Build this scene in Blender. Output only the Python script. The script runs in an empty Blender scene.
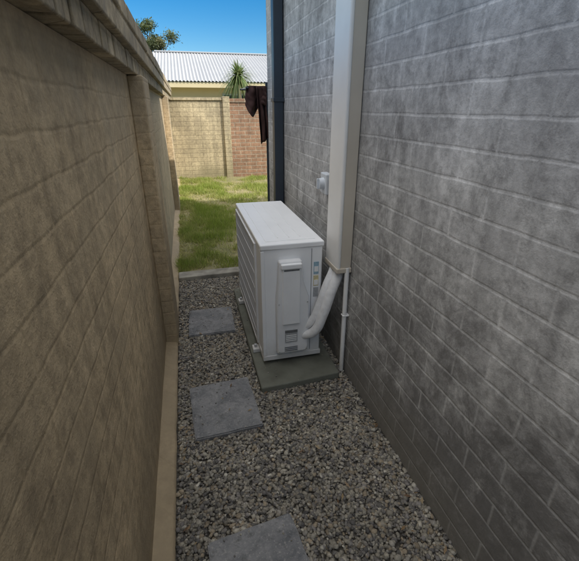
import bpy, bmesh, math, random
import numpy as np
from mathutils import Vector, Matrix, noise
random.seed(7); rng=np.random.default_rng(7)
S=bpy.context.scene
S.view_settings.view_transform='Standard'
try: S.view_settings.look='None'
except: pass
S.view_settings.exposure=0

# ---------------------------------------------------------------- helpers
class NT:
    def __init__(s,name):
        s.m=bpy.data.materials.new(name); s.m.use_nodes=True
        s.t=s.m.node_tree; s.n=s.t.nodes; s.l=s.t.links
        s.b=s.n['Principled BSDF']
    def link(s,a,b): s.l.new(a,b)
    def math(s,op,a,b=None,c=None):
        nd=s.n.new('ShaderNodeMath'); nd.operation=op
        for i,v in enumerate((a,b,c)):
            if v is None: continue
            if isinstance(v,(int,float)): nd.inputs[i].default_value=v
            else: s.link(v,nd.inputs[i])
        return nd.outputs[0]
    def noise(s,vec,scale,detail=4,rough=.55,dist=0):
        nd=s.n.new('ShaderNodeTexNoise'); nd.inputs['Scale'].default_value=scale
        nd.inputs['Detail'].default_value=detail; nd.inputs['Roughness'].default_value=rough
        nd.inputs['Distortion'].default_value=dist
        if vec is not None: s.link(vec,nd.inputs['Vector'])
        return nd.outputs['Fac']
    def ramp(s,f,stops):
        nd=s.n.new('ShaderNodeValToRGB'); e=nd.color_ramp.elements
        while len(e)<len(stops): e.new(.5)
        for i,(p,c) in enumerate(stops):
            e[i].position=p
            e[i].color=(c,c,c,1) if isinstance(c,(int,float)) else (*c,1)
        s.link(f,nd.inputs[0]); return nd.outputs[0]
    def mix(s,f,a,b,mode='MIX'):
        nd=s.n.new('ShaderNodeMix'); nd.data_type='RGBA'; nd.blend_type=mode
        for sock,v in ((nd.inputs[0],f),(nd.inputs[6],a),(nd.inputs[7],b)):
            if isinstance(v,(int,float)): sock.default_value=v
            elif isinstance(v,tuple): sock.default_value=(*v,1) if len(v)==3 else v
            else: s.link(v,sock)
        return nd.outputs[2]
    def pos(s): return s.n.new('ShaderNodeNewGeometry').outputs['Position']
    def mapv(s,vec,scale=(1,1,1)):
        nd=s.n.new('ShaderNodeVectorMath'); nd.operation='MULTIPLY'
        s.link(vec,nd.inputs[0]); nd.inputs[1].default_value=scale; return nd.outputs[0]
    def bump(s,h,strength=.5,dist=.01,prev=None):
        nd=s.n.new('ShaderNodeBump'); nd.inputs['Strength'].default_value=strength
        nd.inputs['Distance'].default_value=dist; s.link(h,nd.inputs['Height'])
        if prev is not None: s.link(prev,nd.inputs['Normal'])
        s.link(nd.outputs[0],s.b.inputs['Normal']); return nd.outputs[0]
    def col(s,c):
        if isinstance(c,tuple): s.b.inputs['Base Color'].default_value=(*c,1)
        else: s.link(c,s.b.inputs['Base Color'])
    def rough(s,r):
        if isinstance(r,(int,float)): s.b.inputs['Roughness'].default_value=r
        else: s.link(r,s.b.inputs['Roughness'])

def plain(name,c,rough=.5,var=.12,scale=8,bump=0,metal=0,dirt=None):
    t=NT(name); p=t.pos(); n=t.noise(p,scale,3)
    f=t.ramp(n,[(.3,1-var),(.7,1+var*.3)])
    cc=t.mix(1.0,c,f,'MULTIPLY')
    if dirt:
        # splash dirt rising from the ground plus specks
        sx=t.n.new('ShaderNodeSeparateXYZ'); t.link(p,sx.inputs[0])
        zz=t.math('ADD',sx.outputs[2],t.math('MULTIPLY',t.noise(p,38,4,.7),.16))
        cc=t.mix(t.ramp(zz,[(.12,.55),(.30,0.0)]),cc,dirt)
        cc=t.mix(t.ramp(t.noise(p,160,3,.7),[(.66,0.0),(.76,.35)]),cc,dirt)
    t.col(cc); t.rough(rough); t.b.inputs['Metallic'].default_value=metal
    if bump: t.bump(t.noise(p,scale*12,2),bump,.004)
    return t.m

def brick_mat(name,ca,cb,cm,bw=.24,rh=.086,gap=.010,bump=.7,bdist=.008,stain=None,big=(.75,1.1),
              grime=None,rough=.85,mottle=.25,wob=.006,grain=.35,streak=.25,fine=1.0,smooth=.55,stain_lo=.55,
              mould=None,gz=(.35,.95),gmax=.7,chips=None,topgrime=None):
    t=NT(name); p=t.pos()
    sx=t.n.new('ShaderNodeSeparateXYZ'); t.link(p,sx.inputs[0])
    u=t.math('ADD',sx.outputs[0],sx.outputs[1])
    nd=t.n.new('ShaderNodeTexNoise'); nd.inputs['Scale'].default_value=8; nd.inputs['Detail'].default_value=1
    t.link(p,nd.inputs['Vector']); sc=t.n.new('ShaderNodeSeparateColor'); t.link(nd.outputs['Color'],sc.inputs[0])
    w1=t.math('MULTIPLY',t.math('SUBTRACT',sc.outputs[0],.5),wob*2)
    w2=t.math('MULTIPLY',t.math('SUBTRACT',sc.outputs[1],.5),wob*2)
    cb_=t.n.new('ShaderNodeCombineXYZ')
    t.link(t.math('ADD',t.math('ADD',u,40),w1),cb_.inputs[0]); t.link(t.math('ADD',sx.outputs[2],w2),cb_.inputs[1])
    br=t.n.new('ShaderNodeTexBrick'); t.link(cb_.outputs[0],br.inputs['Vector'])
    br.inputs['Scale'].default_value=1; br.inputs['Brick Width'].default_value=bw
    br.inputs['Row Height'].default_value=rh; br.inputs['Mortar Size'].default_value=gap
    br.inputs['Mortar Smooth'].default_value=smooth; br.inputs['Bias'].default_value=-.1
    br.inputs['Color1'].default_value=(*ca,1); br.inputs['Color2'].default_value=(*cb,1)
    br.inputs['Mortar'].default_value=(*cm,1)
    c=br.outputs['Color']
    n1=t.noise(p,1.3,3,.6,.3)
    c=t.mix(1.0,c,t.ramp(n1,[(.3,big[0]),(.7,big[1])]),'MULTIPLY')
    n2=t.noise(p,22,5,.75)
    c=t.mix(mottle,c,t.ramp(n2,[(.36,.30),(.62,1.3)]),'MULTIPLY')
    n3=t.noise(t.mapv(p,(9,9,.9)),1,3,.6)
    c=t.mix(streak,c,t.ramp(n3,[(.35,.4),(.6,1.15)]),'MULTIPLY')
    if stain:
        n4=t.noise(p,3.1,5,.75,.8)
        c=t.mix(t.ramp(n4,[(stain_lo,0.0),(stain_lo+.18,.6)]),c,stain)
    if mould:
        n5=t.noise(p,4.3,6,.8,.4)
        zf=t.ramp(sx.outputs[2],[(.25,.20),(1.1,0.0)])
        n5=t.math('ADD',n5,zf)
        m=t.ramp(n5,[(.50,0.0),(.70,.78)])
        # dirt settles on the block faces, joints stay lighter
        m=t.math('MULTIPLY',m,t.math('SUBTRACT',1,t.math('MULTIPLY',br.outputs['Fac'],.45)))
        c=t.mix(m,c,mould)
    if chips:
        n6=t.noise(p,55,3,.7)
        c=t.mix(t.ramp(n6,[(.66,0.0),(.74,.6)]),c,chips)
    if topgrime:
        zz=t.math('ADD',sx.outputs[2],t.math('MULTIPLY',t.math('SUBTRACT',n3,.5),1.2))
        c=t.mix(t.ramp(t.math('MULTIPLY',zz,.5),[(.66,0.0),(.84,.55)]),c,topgrime)
    if grime:
        zz=t.math('ADD',sx.outputs[2],t.math('MULTIPLY',n1,.9))
        c=t.mix(t.ramp(zz,[(gz[0],gmax),(gz[1],0.0)]),c,grime)
    t.col(c); t.rough(rough)
    h=t.math('SUBTRACT',t.math('MULTIPLY',t.noise(p,26,4,.7),grain*2),br.outputs['Fac'])
    b1=t.bump(h,bump,bdist)
    if fine: t.bump(t.noise(p,230,2,.6),.4*fine,.0015,b1)
    return t.m

def empty(name):
    o=bpy.data.objects.new(name,None); S.collection.objects.link(o); o.empty_display_size=.2; return o
def obj(name,verts,faces,mat=None,parent=None,smooth=False):
    me=bpy.data.meshes.new(name); me.from_pydata(verts,[],faces); me.update()
    o=bpy.data.objects.new(name,me); S.collection.objects.link(o)
    if mat: me.materials.append(mat)
    if parent: o.parent=parent
    if smooth:
        for p in me.polygons: p.use_smooth=True
    return o
def bevel(o,w,seg=2,ang=30):
    m=o.modifiers.new('bev','BEVEL'); m.width=w; m.segments=seg; m.limit_method='ANGLE'; m.angle_limit=math.radians(ang)
    for p in o.data.polygons: p.use_smooth=True
    m.harden_normals=True
def box(name,x0,x1,y0,y1,z0,z1,mat,parent=None,bev=0,seg=2):
    v=[(x0,y0,z0),(x1,y0,z0),(x1,y1,z0),(x0,y1,z0),(x0,y0,z1),(x1,y0,z1),(x1,y1,z1),(x0,y1,z1)]
    f=[(0,3,2,1),(4,5,6,7),(0,1,5,4),(1,2,6,5),(2,3,7,6),(3,0,4,7)]
    o=obj(name,v,f,mat,parent)
    if bev: bevel(o,bev,seg)
    return o
def boxes(name,lst,mat,parent=None,bev=0):
    V=[];F=[]
    for (x0,x1,y0,y1,z0,z1) in lst:
        b=len(V)
        V+=[(x0,y0,z0),(x1,y0,z0),(x1,y1,z0),(x0,y1,z0),(x0,y0,z1),(x1,y0,z1),(x1,y1,z1),(x0,y1,z1)]
        F+=[tuple(i+b for i in q) for q in [(0,3,2,1),(4,5,6,7),(0,1,5,4),(1,2,6,5),(2,3,7,6),(3,0,4,7)]]
    o=obj(name,V,F,mat,parent)
    if bev: bevel(o,bev,2)
    return o
def prism(name,poly,axis,a,b,mat,parent=None,bev=0):
    def P(p,t):
        return {'x':(t,p[0],p[1]),'y':(p[0],t,p[1]),'z':(p[0],p[1],t)}[axis]
    n=len(poly); V=[P(p,a) for p in poly]+[P(p,b) for p in poly]
    F=[tuple(range(n)),tuple(range(2*n-1,n-1,-1))]+[(i,(i+1)%n,(i+1)%n+n,i+n) for i in range(n)]
    o=obj(name,V,F,mat,parent)
    bm=bmesh.new(); bm.from_mesh(o.data); bmesh.ops.recalc_face_normals(bm,faces=bm.faces); bm.to_mesh(o.data); bm.free()
    if bev: bevel(o,bev,2)
    return o
def tube(name,pts,r,mat,parent=None,res=6,bez=True):
    cu=bpy.data.curves.new(name,'CURVE'); cu.dimensions='3D'; cu.bevel_depth=r; cu.bevel_resolution=res; cu.use_fill_caps=True
    if bez:
        sp=cu.splines.new('BEZIER'); sp.bezier_points.add(len(pts)-1)
        for q,p in zip(sp.bezier_points,pts):
            q.co=p; q.handle_left_type=q.handle_right_type='AUTO'
        sp.resolution_u=12
    else:
        sp=cu.splines.new('POLY'); sp.points.add(len(pts)-1)
        for q,p in zip(sp.points,pts): q.co=(*p,1)
    o=bpy.data.objects.new(name,cu); S.collection.objects.link(o); cu.materials.append(mat)
    if parent: o.parent=parent
    return o
def npmesh(name,V,F,col=None,mat=None,parent=None,smooth=False):
    me=bpy.data.meshes.new(name); k=F.shape[1]
    me.vertices.add(len(V)); me.vertices.foreach_set('co',V.astype(np.float32).ravel())
    me.loops.add(F.size); me.loops.foreach_set('vertex_index',F.astype(np.int32).ravel())
    me.polygons.add(len(F)); me.polygons.foreach_set('loop_start',np.arange(0,F.size,k,dtype=np.int32))
    me.polygons.foreach_set('loop_total',np.full(len(F),k,dtype=np.int32))
    if smooth: me.polygons.foreach_set('use_smooth',np.ones(len(F),dtype=bool))
    me.update(calc_edges=True)
    if col is not None:
        a=me.color_attributes.new('Col','FLOAT_COLOR','POINT')
        c=np.ones((len(V),4),np.float32); c[:,:3]=col; a.data.foreach_set('color',c.ravel())
    o=bpy.data.objects.new(name,me); S.collection.objects.link(o)
    if mat: me.materials.append(mat)
    if parent: o.parent=parent
    return o
def attr_mat(name,rough=.8,nscale=120,nvar=.3,sss=0):
    t=NT(name); a=t.n.new('ShaderNodeAttribute'); a.attribute_name='Col'
    if nvar:
        f=t.ramp(t.noise(t.pos(),nscale,2),[(.3,1-nvar),(.7,1+nvar*.5)])
        t.col(t.mix(1.0,a.outputs['Color'],f,'MULTIPLY'))
    else: t.col(a.outputs['Color'])
    t.rough(rough)
    if sss:
        tr=t.n.new('ShaderNodeBsdfTranslucent'); mx=t.n.new('ShaderNodeMixShader')
        t.link(a.outputs['Color'],tr.inputs['Color']); mx.inputs[0].default_value=sss
        t.link(t.b.outputs[0],mx.inputs[1]); t.link(tr.outputs[0],mx.inputs[2])
        t.link(mx.outputs[0],t.n['Material Output'].inputs['Surface'])
    return t.m

# ---------------------------------------------------------------- materials
M_fence=brick_mat('bagged_brick_cream',(.60,.465,.29),(.57,.435,.265),(.53,.405,.245),gap=.008,bump=.24,bdist=.006,
                  stain=(.40,.315,.20),big=(.70,1.1),grime=(.32,.255,.165),mottle=.45,wob=.008,grain=1.9,streak=.35,smooth=1.0,
                  stain_lo=.49,gz=(.45,1.7),gmax=.78,chips=(.26,.20,.13),topgrime=(.27,.23,.165))
M_cap=brick_mat('bagged_brick_cap',(.50,.41,.27),(.41,.335,.22),(.36,.29,.18),gap=.008,bump=.4,bdist=.006,
                stain=(.16,.145,.12),big=(.7,1.1),mottle=.5,wob=.006,grain=1.0,streak=.45,smooth=1.0,stain_lo=.46)
M_wall=brick_mat('painted_block_grey',(.55,.545,.53),(.50,.495,.485),(.63,.625,.61),bw=.29,rh=.0925,gap=.0075,bump=.26,bdist=.005,
                 stain=(.35,.345,.34),big=(.76,1.1),grime=(.24,.225,.19),mottle=.45,wob=.004,grain=.9,streak=.4,smooth=.8,
                 mould=(.125,.12,.115),gz=(.3,.85),stain_lo=.5)
M_back=brick_mat('cream_block',(.56,.47,.30),(.48,.40,.255),(.40,.33,.21),bw=.29,rh=.095,gap=.009,bump=.4,wob=.004,grain=.5,mottle=.45,streak=.4,fine=0,big=(.6,1.1),
                 stain=(.30,.25,.17),stain_lo=.5,grime=(.24,.21,.12),gz=(.4,.9))
M_red=brick_mat('red_brick',(.36,.21,.13),(.27,.16,.10),(.38,.31,.23),gap=.011,bump=.5,wob=.003,mottle=.4,streak=.25,fine=0,big=(.65,1.1))
M_conc=plain('concrete_pad',(.20,.21,.175),.9,.6,7,.5,dirt=(.13,.13,.10))
M_edge=plain('concrete_edge',(.34,.32,.27),.9,.5,9,.5)
M_white=plain('ac_white',(.86,.87,.88),.38,.05,5,dirt=(.50,.46,.40))
M_whited=plain('ac_white_plastic',(.79,.80,.81),.45,.06,7,dirt=(.48,.44,.38))
M_duct=plain('duct_cream',(.58,.52,.43),.45,.10,4)
M_ductlit=plain('duct_lid_lit',(.82,.81,.78),.42,.08,4)  # same duct, paler: light on its passage-side face put into the colour
M_pvc=plain('pvc_white',(.84,.84,.83),.35,.05,6,dirt=(.45,.42,.36))
M_wrap=plain('pipe_wrap',(.84,.84,.84),.55,.12,40,.4)
M_fin=plain('coil_fin',(.20,.21,.22),.45,.3,60,0,.3)
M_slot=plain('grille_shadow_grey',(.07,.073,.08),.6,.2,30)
M_char=plain('downpipe_charcoal',(.035,.048,.065),.4,.15,6)
M_isol=plain('isolator_grey',(.60,.64,.68),.4,.08,10)
M_lab=plain('label_silver',(.42,.43,.44),.5,.2,90)
M_blue=plain('label_blue',(.32,.48,.58),.5,.3,150)
M_yel=plain('label_yellow',(.70,.62,.36),.5,.3,150)
M_steel=plain('steel',(.55,.55,.55),.35,.1,20,0,.7)
M_trim=plain('window_trim',(.45,.44,.42),.5,.1,6)
M_stone=attr_mat('gravel_stone',.82,150,.3)
M_grass=attr_mat('grass_blade',.6,30,0,.4)
M_leaf=attr_mat('leaf',.5,20,0,.3)
M_bark=plain('bark',(.16,.12,.085),.9,.4,14,.8)
M_cloth=plain('dark_cloth',(.055,.022,.018),.9,.3,20,.3)

t=NT('paver'); p=t.pos()
c=t.mix(t.ramp(t.noise(p,7,6,.75,.5),[(.35,0.0),(.65,1.0)]),(.13,.135,.145),(.29,.29,.29))
c=t.mix(t.ramp(t.noise(p,110,3,.7),[(.55,0.0),(.72,.6)]),c,(.48,.46,.42))
c=t.mix(t.ramp(t.noise(p,28,4,.7),[(.54,0.0),(.68,.7)]),c,(.09,.09,.09))
t.col(c); t.rough(.85); t.bump(t.noise(p,70,4,.7),.6,.006); M_paver=t.m
t=NT('lawn_soil'); p=t.pos()
c=t.mix(t.ramp(t.noise(p,2.5,4,.65),[(.35,0.0),(.65,1.0)]),(.15,.16,.06),(.27,.23,.13)); t.col(c); t.rough(.95)
M_lawn=t.m
t=NT('gravel_bed'); p=t.pos()
v=t.n.new('ShaderNodeTexVoronoi'); v.inputs['Scale'].default_value=110; t.link(p,v.inputs['Vector'])
c=t.mix(t.ramp(v.outputs['Distance'],[(.1,1.0),(.6,.25)]),(.025,.022,.018),(.13,.12,.10)); t.col(c); t.rough(.95)
M_bed=t.m
t=NT('corrugated_roof_light'); p=t.pos()
t.col(t.mix(t.noise(p,1.5,3),(.33,.34,.35),(.41,.415,.42))); t.rough(.6); M_roof=t.m
t=NT('roof_tile'); p=t.pos(); t.col(t.mix(t.noise(p,5,3),(.10,.08,.07),(.17,.13,.11))); t.rough(.8); M_tile=t.m
t=NT('cream_render'); p=t.pos(); t.col(t.mix(t.noise(p,2,3),(.60,.50,.30),(.66,.56,.36))); t.rough(.85); M_cream=t.m
t=NT('glass_dark'); t.col((.03,.04,.05)); t.rough(.08); M_glass=t.m

# ---------------------------------------------------------------- ground
obj('ground',[(-600,-600,-.06),(600,-600,-.06),(600,600,-.06),(-600,600,-.06)],[(0,1,2,3)],M_lawn)
obj('path_bed',[(-.26,-3,0),(.83,-3,0),(.83,3.53,0),(-.26,3.53,0)],[(0,1,2,3)],M_bed)

pavers=[(-.105,.235,1.50,1.91,3),(-.045,.285,.60,1.00,7),(-.106,.225,2.47,2.86,-1),(-.07,.27,-.35,.05,2)]
def in_pav(x,y,m):
    r=np.zeros(len(x),bool)
    for (a,b,c,d,rot) in pavers:
        cx,cy=(a+b)/2,(c+d)/2; th=math.radians(rot)
        dx=(x-cx)*math.cos(th)+(y-cy)*math.sin(th); dy=-(x-cx)*math.sin(th)+(y-cy)*math.cos(th)
        r|=(abs(dx)<(b-a)/2-m)&(abs(dy)<(d-c)/2-m)
    return r
for i,(a,b,c,d,rot) in enumerate(pavers):
    cx,cy=(a+b)/2,(c+d)/2
    bm=bmesh.new(); bmesh.ops.create_cube(bm,size=1)
    bmesh.ops.scale(bm,vec=(b-a,d-c,.05),verts=bm.verts)
    bmesh.ops.bevel(bm,geom=[e for e in bm.edges],offset=.006,segments=2,affect='EDGES')
    bmesh.ops.subdivide_edges(bm,edges=bm.edges,cuts=5,use_grid_fill=True)
    for v in bm.verts:
        n=noise.noise(v.co*14+Vector((i*5,0,0))); v.co.x+=n*.004; v.co.y+=noise.noise(v.co*18+Vector((0,i*3,2)))*.004
        v.co.z+=noise.noise(v.co*25)*.0015
    me=bpy.data.meshes.new('stepping_stone'); bm.to_mesh(me); bm.free(); me.materials.append(M_paver)
    o=bpy.data.objects.new('stepping_stone' if i==0 else 'stepping_stone.%03d'%i,me); S.collection.objects.link(o)
    o.location=(cx,cy,.001); o.rotation_euler=(math.radians(random.uniform(-1,1)),math.radians(random.uniform(-1,1)),math.radians(rot))

ico=bmesh.new(); bmesh.ops.create_icosphere(ico,subdivisions=1,radius=1)
IV=np.array([v.co[:] for v in ico.verts]); IF=np.array([[v.index for v in f.verts] for f in ico.faces]); ico.free()
def stones(name,N,x0,x1,y0,y1,rmin,rmax,z0,z1,keep):
    x=rng.uniform(x0,x1,N); y=rng.uniform(y0,y1,N); k=keep(x,y); x=x[k];y=y[k];N=len(x)
    r=rmin+(rmax-rmin)*rng.beta(1.3,3.2,N)
    z=rng.uniform(z0,z1,N)
    up=in_pav(x,y,.002)|((x>.287)&(x<.768)&(y>1.78)&(y<3.146))   # the few kicked up on pavers / pad
    pad=(x>.287)&(x<.768)&(y>1.78)&(y<3.146)
    r=np.where(up,.0045,r); z=np.where(pad,.048,np.where(up,.029,z))
    sc=rng.uniform(.55,1.3,(N,3))*r[:,None]
    q=rng.normal(size=(N,4)); q/=np.linalg.norm(q,axis=1)[:,None]; w,a,b,c=q.T
    R=np.stack([1-2*(b*b+c*c),2*(a*b-c*w),2*(a*c+b*w),2*(a*b+c*w),1-2*(a*a+c*c),2*(b*c-a*w),2*(a*c-b*w),2*(b*c+a*w),1-2*(a*a+b*b)],1).reshape(N,3,3)
    V=IV[None]*(1+rng.uniform(-.25,.25,(N,len(IV),1)))
    V=np.einsum('nij,nkj->nki',R,V*sc[:,None,:])
    V[:,:,2]*=.65
    V[:,:,0]+=x[:,None];V[:,:,1]+=y[:,None];V[:,:,2]+=z[:,None]
    F=IF[None]+(np.arange(N)*len(IV))[:,None,None]
    pal=np.array([(.33,.30,.24),(.26,.24,.195),(.40,.37,.305),(.16,.15,.135),(.31,.255,.18),(.215,.20,.185),(.50,.47,.40),(.10,.095,.09),(.275,.255,.22)])
    c=pal[rng.choice(len(pal),N,p=[.17,.17,.10,.15,.11,.13,.03,.06,.08])]*rng.uniform(.7,1.2,(N,1))
    pt=np.array([noise.noise(Vector((a*3.2,b*3.2,9))) for a,b in zip(x,y)])
    c*= (1+.30*pt)[:,None]
    C=np.repeat(c,len(IV),0)
    return npmesh(name,V.reshape(-1,3),F.reshape(-1,3),C,M_stone)
def keep(x,y):
    bad=in_pav(x,y,.002)|((x>.287)&(x<.768)&(y>1.78)&(y<3.146))
    return ~bad | (rng.random(len(x))<.008)
stones('gravel',47000,-.177,.817,.3,3.51,.0055,.0165,.000,.011,keep)
stones('gravel.001',7000,-.175,.815,-2.9,.3,.010,.020,.0,.012,keep)

prism('concrete_edging',[(-.185,3.51),(.30,3.53),(.815,3.55),(.815,3.68),(.3,3.665),(-.185,3.66)],'z',-.04,.045,M_edge,bev=.008)

lv=[];lf=[];nx,ny=60,60
for j in range(ny+1):
    for i in range(nx+1):
        x=-.19+9.2*i/nx; y=3.67+5.85*j/ny
        lv.append((x,y,.005+.02*noise.noise(Vector((x*1.5,y*1.5,0)))))
for j in range(ny):
    for i in range(nx):
        a=j*(nx+1)+i; lf.append((a,a+1,a+nx+2,a+nx+1))
lawn=obj('lawn',lv,lf,M_lawn,smooth=True)
N=105000
gx=-.18+ (rng.random(N)**1.8)*5.0; gy=3.69+(rng.random(N))*5.75
ok=~((gx>.80)&(gy<4.13)); gx=gx[ok];gy=gy[ok];N=len(gx)
pn=np.array([noise.noise(Vector((a*1.6,b*1.3,3)))+.8*noise.noise(Vector((a*4.5,b*4.5,1))) for a,b in zip(gx,gy)])
ok=(pn>-.12)|(rng.random(N)<.25); gx=gx[ok];gy=gy[ok];pn=pn[ok];N=len(gx)
h=rng.uniform(.022,.065,N)*(1+1.0*np.clip(pn,-.6,1)); ang=rng.uniform(0,2*np.pi,N); w=rng.uniform(.003,.0065,N)
lean=rng.normal(0,.028,(N,2))
V=np.zeros((N,3,3)); V[:,0]=np.stack([gx-np.cos(ang)*w,gy-np.sin(ang)*w,np.zeros(N)],1)
V[:,1]=np.stack([gx+np.cos(ang)*w,gy+np.sin(ang)*w,np.zeros(N)],1); V[:,2]=np.stack([gx+lean[:,0],gy+lean[:,1],h+.01],1)
g=np.array([.27,.35,.06]); d=np.array([.50,.46,.20]); k=np.clip(.42-.8*pn+rng.normal(0,.25,N),0,1)[:,None]
C=np.repeat((g*(1-k)+d*k)*rng.uniform(.65,1.3,(N,1)),3,0)
npmesh('grass',V.reshape(-1,3),np.arange(3*N).reshape(-1,3),C,M_grass)

# ---------------------------------------------------------------- left boundary fence
F=empty('brick_fence')
PX=-.26; FX=-.18
box('panel_wall',-.42,PX,-3.0,9.46,-.05,1.66,M_fence,F)
for i,(a,b) in enumerate([(-1.6,-1.25),(2.41,2.76),(6.35,6.70)]):
    box('pier_%d'%i,PX-.002,FX,a,b,-.045,1.66,M_fence,F,bev=.010)
# rough footing ledge
pv=[];pf=[];n=260
for i in range(n+1):
    y=-3+12.45*i/n
    e=.006*noise.noise(Vector((y*6,1,0)))+.004*noise.noise(Vector((y*21,4,0)))
    z=.028+.008*noise.noise(Vector((y*5,0,7)))+.004*noise.noise(Vector((y*17,2,7)))
    pv+=[(PX-.004,y,z+.010),(FX-.016+e,y,z),(FX-.005+e,y,z-.010),(FX-.003+e,y,-.04)]
for i in range(n):
    a=i*4
    for k in range(3): pf.append((a+k,a+k+1,a+k+5,a+k+4))
obj('footing',pv,pf,M_fence,F,smooth=True)
L=[];y=-3.0
while y<9.4:
    L.append((-.40,FX-.028+random.uniform(-.003,.003),y,y+.105,1.662,1.738)); y+=.12
boxes('dentil_course',L,M_cap,F,bev=.006)
box('dentil_back',-.40,PX-.012,-3,9.44,1.661,1.739,M_cap,F)
box('cap_lower',-.43,FX,-3,9.45,1.74,1.818,M_cap,F,bev=.007)
L=[];y=-3.0
while y<9.4:
    L.append((-.44,FX+.006+random.uniform(-.003,.003),y,y+.232,1.82,1.893+random.uniform(-.003,.003))); y+=.238
boxes('cap_bricks',L,M_cap,F,bev=.009)
box('cap_mortar',-.432,FX-.002,-3,9.44,1.819,1.886,M_cap,F)

# ---------------------------------------------------------------- back fence
B=empty('cream_block_fence')
box('block_wall',-.42,1.0,9.5,9.66,-.05,1.66,M_back,B,bev=.006)
box('capping',-.45,1.02,9.47,9.69,1.662,1.72,M_back,B,bev=.006)
box('end_pier',.88,1.03,9.45,9.70,-.05,1.74,M_back,B,bev=.006)
R=empty('red_brick_fence')
box('brick_wall',1.032,9,9.52,9.65,-.05,1.62,M_red,R)
box('capping',1.032,9,9.50,9.67,1.622,1.70,M_red,R,bev=.006)

# ---------------------------------------------------------------- house (right)
H=empty('brick_house')
box('brick_walls',.82,9,-6,4.1,-.06,2.74,M_wall,H)
box('eave_soffit',.74,9.4,-6.4,4.50,2.741,2.76,M_trim,H)
box('fascia',.73,9.42,-6.42,4.52,2.761,2.90,M_trim,H)
rv=[(.70,-6.46,2.9),(9.46,-6.46,2.9),(9.46,4.56,2.9),(.70,4.56,2.9),(5.0,-2.4,4.6),(5.0,.5,4.6)]
obj('roof',rv,[(0,1,4),(1,2,5,4),(2,3,5),(3,0,4,5),(0,3,2,1)],M_tile,H)
box('rear_window_frame',3.0,4.6,4.10,4.14,.9,2.1,M_trim,H); box('rear_window_glass',3.06,4.54,4.13,4.15,.96,2.04,M_glass,H)
D=empty('downpipe')
box('pipe',.735,.812,3.41,3.50,.05,2.735,M_char,D,bev=.008)
for i,z in enumerate((.55,1.55,2.35)):
    box('strap_%d'%i,.728,.819,3.402,3.508,z,z+.03,M_char,D,bev=.003)
box('shoe',.70,.812,3.40,3.51,.0,.06,M_char,D,bev=.01)

# ---------------------------------------------------------------- duct cover, pipes
U=empty('air_conditioner_duct_cover')
box('duct_body',.752,.818,1.85,2.035,.68,2.735,M_duct,U,bev=.006)
box('duct_lid',.735,.756,1.845,2.04,.685,2.735,M_ductlit,U,bev=.009,seg=3)
box('duct_end_cap',.731,.819,1.841,2.044,.67,.70,M_duct,U,bev=.006)
C_=empty('condensate_pipe')
tube('pipe',[(.795,1.850,.70),(.795,1.850,.5),(.797,1.850,.02)],.0130,M_pvc,C_)
box('clip',.78,.82,1.834,1.866,.40,.408,M_pvc,C_,bev=.002)

# ---------------------------------------------------------------- isolator switch
I=empty('isolator_switch')
box('base',.775,.818,2.19,2.30,1.03,1.15,M_isol,I,bev=.008,seg=3)
bm=bmesh.new(); bmesh.ops.create_cone(bm,cap_ends=True,segments=24,radius1=.036,radius2=.030,depth=.03)
bmesh.ops.rotate(bm,verts=bm.verts,cent=(0,0,0),matrix=Matrix.Rotation(math.radians(-90),3,'Y'))
bmesh.ops.translate(bm,verts=bm.verts,vec=(.762,2.245,1.09)); me=bpy.data.meshes.new('dial'); bm.to_mesh(me); bm.free(); me.materials.append(M_isol)
o=bpy.data.objects.new('dial',me); S.collection.objects.link(o); o.parent=I; bevel(o,.003)
box('knob',.735,.749,2.236,2.254,1.06,1.12,M_isol,I,bev=.003)
tube('conduit',[(.80,2.20,1.12),(.80,2.13,1.12),(.79,2.05,1.12)],.010,M_isol,I)

prism('concrete_pad',[(.283,1.765),(.50,1.778),(.768,1.80),(.772,2.4),(.775,3.15),(.285,3.15),(.281,2.4)],'z',-.03,.045,M_conc,bev=.010)

# ---------------------------------------------------------------- outdoor unit
A=empty('air_conditioner_unit')
x0,x1,y0,y1,z0,z1=.34,.697,1.98,3.04,.085,.812
box('cabinet',x0,x1,y0,y1,z0,z1,M_white,A,bev=.014,seg=4)
box('lid',x0-.006,x1+.006,y0-.006,y1+.006,z1-.022,z1+.012,M_white,A,bev=.009,seg=3)
box('lid_panel',x0+.035,x1-.035,y0+.045,y1-.045,z1+.010,z1+.0155,M_white,A,bev=.003)
for i,xx in enumerate((.455,.52,.585)):
    box('lid_rib_%d'%i,xx-.004,xx+.004,y0+.09,y1-.09,z1+.0145,z1+.0185,M_white,A,bev=.0015)
box('base_tray',x0-.004,x1+.004,y0-.004,y1+.004,z0-.012,z0+.02,M_whited,A,bev=.003)
for i,(fy) in enumerate((2.12,2.83)):
    box('foot_%d'%i,x0-.045,x1+.03,fy,fy+.06,.046,.074,M_whited,A,bev=.004)
    box('foot_bolt_%d'%i,x0-.033,x0-.015,fy+.02,fy+.038,.073,.095,M_steel,A,bev=.003)
box('front_corner_post',x0-.004,x0+.02,y0-.004,y0+.055,z0+.02,z1-.024,M_white,A,bev=.006)
fy,fz,fr=2.62,.45,.31
gy0,gy1=y0+.17,y1-.03
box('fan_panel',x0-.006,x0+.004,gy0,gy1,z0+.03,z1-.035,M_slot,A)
for nm,a in (('grille_frame_near',(gy0-.010,gy0+.010,z0+.02,z1-.028)),('grille_frame_far',(gy1-.010,gy1+.010,z0+.02,z1-.028)),
             ('grille_frame_top',(gy0+.011,gy1-.011,z1-.045,z1-.028)),('grille_frame_bottom',(gy0+.011,gy1-.011,z0+.02,z0+.038))):
    box(nm,x0-.013,x0+.002,*a,M_whited,A,bev=.003)
L=[];y=gy0+.024
while y<gy1-.015:
    L.append((x0-.0105,x0-.0062,y,y+.0045,z0+.039,z1-.046)); y+=.0235
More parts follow.
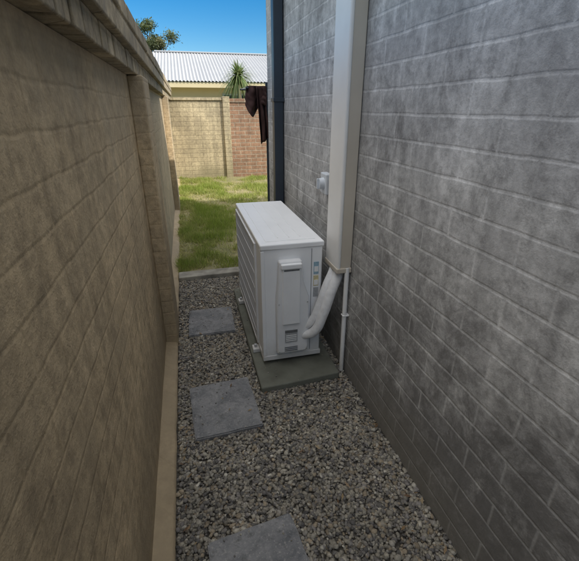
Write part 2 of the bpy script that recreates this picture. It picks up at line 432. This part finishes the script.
boxes('grille_bars',L,M_whited,A)
L=[];z=z0+.10
while z<z1-.08:
    L.append((x0-.0125,x0-.0106,gy0+.011,gy1-.011,z,z+.005)); z+=.10
boxes('grille_crossbars',L,M_whited,A)
cy0=y0-.045
prism('valve_cover',[(.415,.135),(.595,.135),(.61,.17),(.61,.50),(.575,.60),(.565,.735),(.432,.735),(.425,.60),(.415,.50)],'y',cy0,y0+.005,M_whited,A,bev=.014)
box('cover_centre_panel',.447,.552,cy0-.012,cy0+.004,.34,.70,M_white,A,bev=.010,seg=3)
box('cover_handle',.440,.560,cy0-.018,cy0+.004,.690,.722,M_white,A,bev=.008,seg=3)
box('handle_recess',.456,.544,cy0-.0130,cy0-.0115,.680,.689,M_fin,A)
box('rating_label',.462,.538,cy0-.0035,cy0+.001,.215,.30,M_lab,A)
box('rating_label_band',.462,.538,cy0-.0055,cy0-.003,.282,.299,M_fin,A)
L=[(.468,.532,cy0-.0055,cy0-.003,.225+.012*i,.229+.012*i) for i in range(4)]
boxes('rating_label_text',L,M_pvc,A)
L=[(.46,.54,cy0-.004,cy0+.001,.155+.012*i,.159+.012*i) for i in range(3)]
boxes('cover_vents',L,M_fin,A)
for i,z in enumerate((.15,.47)):
    for j,x in enumerate((.428,.597)):
        box('screw_%d%d'%(i,j),x-.004,x+.004,cy0-.003,cy0+.001,z,z+.008,M_steel,A,bev=.002)
box('side_seam',.629,.632,y0-.0015,y0+.002,z0+.03,z1-.03,M_fin,A)
box('label_energy',.644,.674,y0-.0025,y0+.001,.625,.700,M_blue,A)
box('label_energy_white',.647,.671,y0-.0040,y0-.002,.64,.672,M_pvc,A)
box('label_warning',.644,.674,y0-.0025,y0+.001,.550,.615,M_yel,A)
box('label_text',.647,.671,y0-.0040,y0-.002,.556,.588,M_pvc,A)
box('label_small',.644,.674,y0-.0025,y0+.001,.48,.54,M_lab,A)
P=empty('refrigerant_pipes')
tube('insulated_pipe_a',[(.575,1.965,.235),(.635,1.915,.28),(.682,1.895,.40),(.725,1.895,.54),(.766,1.905,.65),(.773,1.915,.71)],.029,M_wrap,P)
tube('insulated_pipe_b',[(.575,1.972,.28),(.628,1.940,.34),(.668,1.930,.44),(.712,1.935,.57),(.757,1.955,.66),(.772,1.975,.71)],.025,M_wrap,P)

# ---------------------------------------------------------------- clothesline with dark garments
K=empty('clothesline')
tube('post',[(.99,5.0,0),(.99,5.0,1.78)],.018,M_char,K,4,False)
tube('arm',[(.74,5.0,1.72),(2.2,5.0,1.72)],.012,M_char,K,4,False)
tube('arm_b',[(.74,5.5,1.72),(2.2,5.5,1.72)],.010,M_char,K,4,False)
for i in range(5): tube('line_%d'%i,[(.76+i*.33,5.0,1.725),(.76+i*.33,5.5,1.725)],.003,M_pvc,K,2,False)
G=empty('hanging_clothes')
def cloth(name,xa,xb,y,zt,prof,seed):
    n=22;m=24;V=[];Fq=[]
    for j in range(m+1):
        s=j/m
        for i in range(n+1):
            u=i/n; x=xa+(xb-xa)*u
            L_,Rr,bot=prof(u); z=zt-(zt-bot)*s
            xx=x+(L_*s)+.012*noise.noise(Vector((u*4,s*3,seed)))
            yy=y+.045*math.sin(u*11+seed+s*1.5)*(.4+.8*s)+.03*noise.noise(Vector((u*5,s*5,seed+3)))
            V.append((xx,yy,z))
    for j in range(m):
        for i in range(n):
            a=j*(n+1)+i; Fq.append((a,a+1,a+n+2,a+n+1))
    o=obj(name,V,Fq,M_cloth,G,smooth=True); md=o.modifiers.new('s','SOLIDIFY'); md.thickness=.006; return o
cloth('jumper',.75,.98,4.99,1.740,lambda u:(-.02+.03*u,0,1.54-.10*math.sin(u*6)-.12*u),1)
cloth('sleeve',.85,.95,4.97,1.735,lambda u:(.05,0,1.10+.08*u),5)
cloth('trousers',1.05,1.35,5.02,1.735,lambda u:(0,0,.95+.1*math.sin(u*3)),9)

# ---------------------------------------------------------------- neighbour house
Nn=empty('neighbour_house')
box('walls',-2.0,14,16,24,-.05,2.25,M_cream,Nn)
box('fascia_gutter',-2.5,14.5,15.4,15.5,2.16,2.34,M_cream,Nn,bev=.01)
box('soffit',-2.5,14.5,15.5,24.5,2.251,2.27,M_trim,Nn)
V=[];Fq=[];n=560
for i in range(n+1):
    x=-2.55+17.1*i/n; off=.022*math.sin(i*math.pi/2)
    t_=min(1,max(0,(x+2.55)/1.6)); zr=2.36+1.35*t_; yr=15.35+4.6*t_
    V+=[(x,15.35,2.36+off),(x,yr,zr+off),(x,24.55-(yr-15.35),zr+off),(x,24.55,2.36+off)]
for i in range(n):
    a=i*4
    for k in range(3): Fq.append((a+k,a+4+k,a+5+k,a+1+k))
obj('metal_roof',V,Fq,M_roof,Nn)
box('ridge_cap',-.9,14.5,19.85,20.05,3.70,3.76,M_roof,Nn,bev=.02)
box('window_frame',1.5,3.2,15.96,16.0,.9,2.0,M_trim,Nn); box('window_glass',1.56,3.14,15.94,15.97,.96,1.94,M_glass,Nn)

# ---------------------------------------------------------------- trees / plants
def leaves(name,centers,radii,N,size,cols,parent,flat=1.0):
    centers=np.array(centers); radii=np.array(radii)
    idx=rng.integers(0,len(centers),N); d=rng.normal(size=(N,3)); d/=np.linalg.norm(d,axis=1)[:,None]
    rr=rng.random(N)**.45*(1+.25*rng.normal(size=N)); P0=centers[idx]+d*(radii[idx]*rr)[:,None]*np.array([1,1,.75])
    s=rng.uniform(.6,1.3,N)*size
    a=rng.normal(size=(N,3)); a/=np.linalg.norm(a,axis=1)[:,None]; b=np.cross(a,rng.normal(size=(N,3))); b/=np.linalg.norm(b,axis=1)[:,None]
    V=np.stack([P0-a*s[:,None],P0+b*s[:,None]*.35,P0+a*s[:,None],P0-b*s[:,None]*.35],1)
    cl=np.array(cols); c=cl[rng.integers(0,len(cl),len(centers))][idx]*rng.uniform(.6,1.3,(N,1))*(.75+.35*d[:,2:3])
    return npmesh(name,V.reshape(-1,3),np.arange(4*N).reshape(-1,4),np.repeat(np.clip(c,0.01,1),4,0),M_leaf,parent)
def limb(name,pts,r0,r1,parent):
    o=tube(name,pts,1,M_bark,parent,3); sp=o.data.splines[0]; n=len(sp.bezier_points)
    for i,q in enumerate(sp.bezier_points): q.radius=r0+(r1-r0)*i/(n-1)
    return o
def tree(name,x,y,h,cr,N,size,cols):
    T=empty(name); limb('trunk',[(x,y,-.05),(x+.1,y,h*.3),(x-.05,y+.1,h*.6),(x,y,h*.9)],.20,.04,T)
    cs=[];rs=[]
    for i in range(34):
        a=random.uniform(0,6.28); rr=cr*random.uniform(.1,.95); z=h*random.uniform(.55,1.0)
        c=(x+math.cos(a)*rr,y+math.sin(a)*rr,z); cs.append(c); rs.append(cr*random.uniform(.18,.34))
        limb('limb_%d'%i,[(x,y,h*.4+.02*i),((x+c[0])/2,(y+c[1])/2,(h*.45+z)/2+.15),c],.05,.010,T)
    leaves('crown',cs,rs,N,size,cols,T)
tree('gum_tree',-1.45,27,5.9,1.45,19000,.07,[(.10,.13,.04),(.13,.155,.055),(.075,.095,.03),(.17,.17,.07)])
Y=empty('palm_plant'); px_,py_,pz_=1.40,10.6,2.22
limb('trunk',[(px_,py_,-.05),(px_+.04,py_,.9),(px_,py_,pz_)],.07,.05,Y)
V=[];Fq=[];C=[]
for i in range(300):
    a=random.uniform(0,6.28); el=random.uniform(-.9,1.35); L_=random.uniform(.42,.60); b=len(V)
    cc=random.choice([(.14,.22,.06),(.18,.26,.08),(.24,.28,.12),(.10,.15,.045)])
    for k in range(6):
        s=k/5; r=L_*s; zz=pz_+math.sin(el)*r-.28*s*s*(1.2-.5*math.sin(el)); rad=math.cos(el)*r+.02
        w=.020*(1-s*.95)*(1 if k else .6)
        cx=px_+math.cos(a)*rad; cy=py_+math.sin(a)*rad
        V+=[(cx-math.sin(a)*w,cy+math.cos(a)*w,zz),(cx+math.sin(a)*w,cy-math.cos(a)*w,zz)]; C+=[cc,cc]
    for k in range(5): Fq.append((b+2*k,b+2*k+1,b+2*k+3,b+2*k+2))
npmesh('fronds',np.array(V),np.array(Fq),np.array(C),M_leaf,Y)
V=[];Fq=[];C=[]
for i in range(160):
    x=random.uniform(-.17,.8) if i%3 else random.choice([-.17+random.random()*.06,.8-random.random()*.06]); y=random.uniform(.4,3.45)
    if x>.28 and 1.75<y<3.15 and x<.775: continue
    a=random.uniform(0,6.28); l=random.uniform(.008,.020); w=l*.3; z=.026+random.uniform(0,.006); b=len(V)
    ca,sa=math.cos(a),math.sin(a)
    V+=[(x-ca*l,y-sa*l,z),(x+sa*w,y-ca*w,z+.004),(x+ca*l,y+sa*l,z+.003),(x-sa*w,y+ca*w,z+.001)]; Fq.append((b,b+1,b+2,b+3))
    c=random.choice([(.28,.19,.10),(.36,.27,.15),(.18,.11,.06)]); C+=[c]*4
npmesh('dry_leaves',np.array(V),np.array(Fq),np.array(C),M_leaf)

# ---------------------------------------------------------------- light : blue sky plus unseen bright cloud, added overhead to lift the shaded passage
W=bpy.data.worlds.new('World'); S.world=W; W.use_nodes=True; wt=W.node_tree; wn=wt.nodes; wl=wt.links
sky=wn.new('ShaderNodeTexSky'); sky.sky_type='NISHITA'; sky.sun_disc=False
to_sun=Vector((1.1,-.85,1.0)).normalized()
sky.sun_elevation=math.asin(to_sun.z); sky.sun_rotation=math.atan2(to_sun.x,to_sun.y); sky.air_density=1.0; sky.dust_density=.1; sky.ozone_density=4
hs=wn.new('ShaderNodeHueSaturation'); hs.inputs['Saturation'].default_value=1.45; hs.inputs['Value'].default_value=1.12
wl.new(sky.outputs[0],hs.inputs['Color'])
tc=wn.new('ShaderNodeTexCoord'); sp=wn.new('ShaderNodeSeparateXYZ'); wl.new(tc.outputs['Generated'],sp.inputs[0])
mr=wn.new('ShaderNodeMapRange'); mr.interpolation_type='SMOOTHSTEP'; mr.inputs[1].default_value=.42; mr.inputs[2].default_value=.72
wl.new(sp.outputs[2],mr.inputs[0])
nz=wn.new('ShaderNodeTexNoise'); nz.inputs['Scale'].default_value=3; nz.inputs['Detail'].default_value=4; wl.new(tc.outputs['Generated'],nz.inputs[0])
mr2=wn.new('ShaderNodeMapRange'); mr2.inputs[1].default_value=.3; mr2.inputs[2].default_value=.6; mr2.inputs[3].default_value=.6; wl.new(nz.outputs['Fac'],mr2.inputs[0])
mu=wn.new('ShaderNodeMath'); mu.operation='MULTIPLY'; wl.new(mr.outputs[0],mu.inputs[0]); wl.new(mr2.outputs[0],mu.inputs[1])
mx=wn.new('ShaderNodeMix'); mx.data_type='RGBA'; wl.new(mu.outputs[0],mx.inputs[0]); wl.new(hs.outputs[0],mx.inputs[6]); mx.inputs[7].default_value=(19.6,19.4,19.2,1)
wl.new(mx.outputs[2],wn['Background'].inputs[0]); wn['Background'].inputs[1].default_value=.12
sl=bpy.data.lights.new('sun','SUN'); sl.energy=5.0; sl.angle=math.radians(.5); sl.color=(1,.94,.84)
so=bpy.data.objects.new('sun',sl); S.collection.objects.link(so); so.rotation_euler=to_sun.to_track_quat('Z','Y').to_euler()

# ---------------------------------------------------------------- camera
cd=bpy.data.cameras.new('camera'); cd.sensor_fit='HORIZONTAL'; cd.sensor_width=36; cd.lens=390/579*36
cd.clip_start=.02; cd.clip_end=2000
co=bpy.data.objects.new('camera',cd); S.collection.objects.link(co); co.location=(0,0,1.5)
co.rotation_euler=(math.radians(90-23.8),0,math.radians(-14.2)); S.camera=co
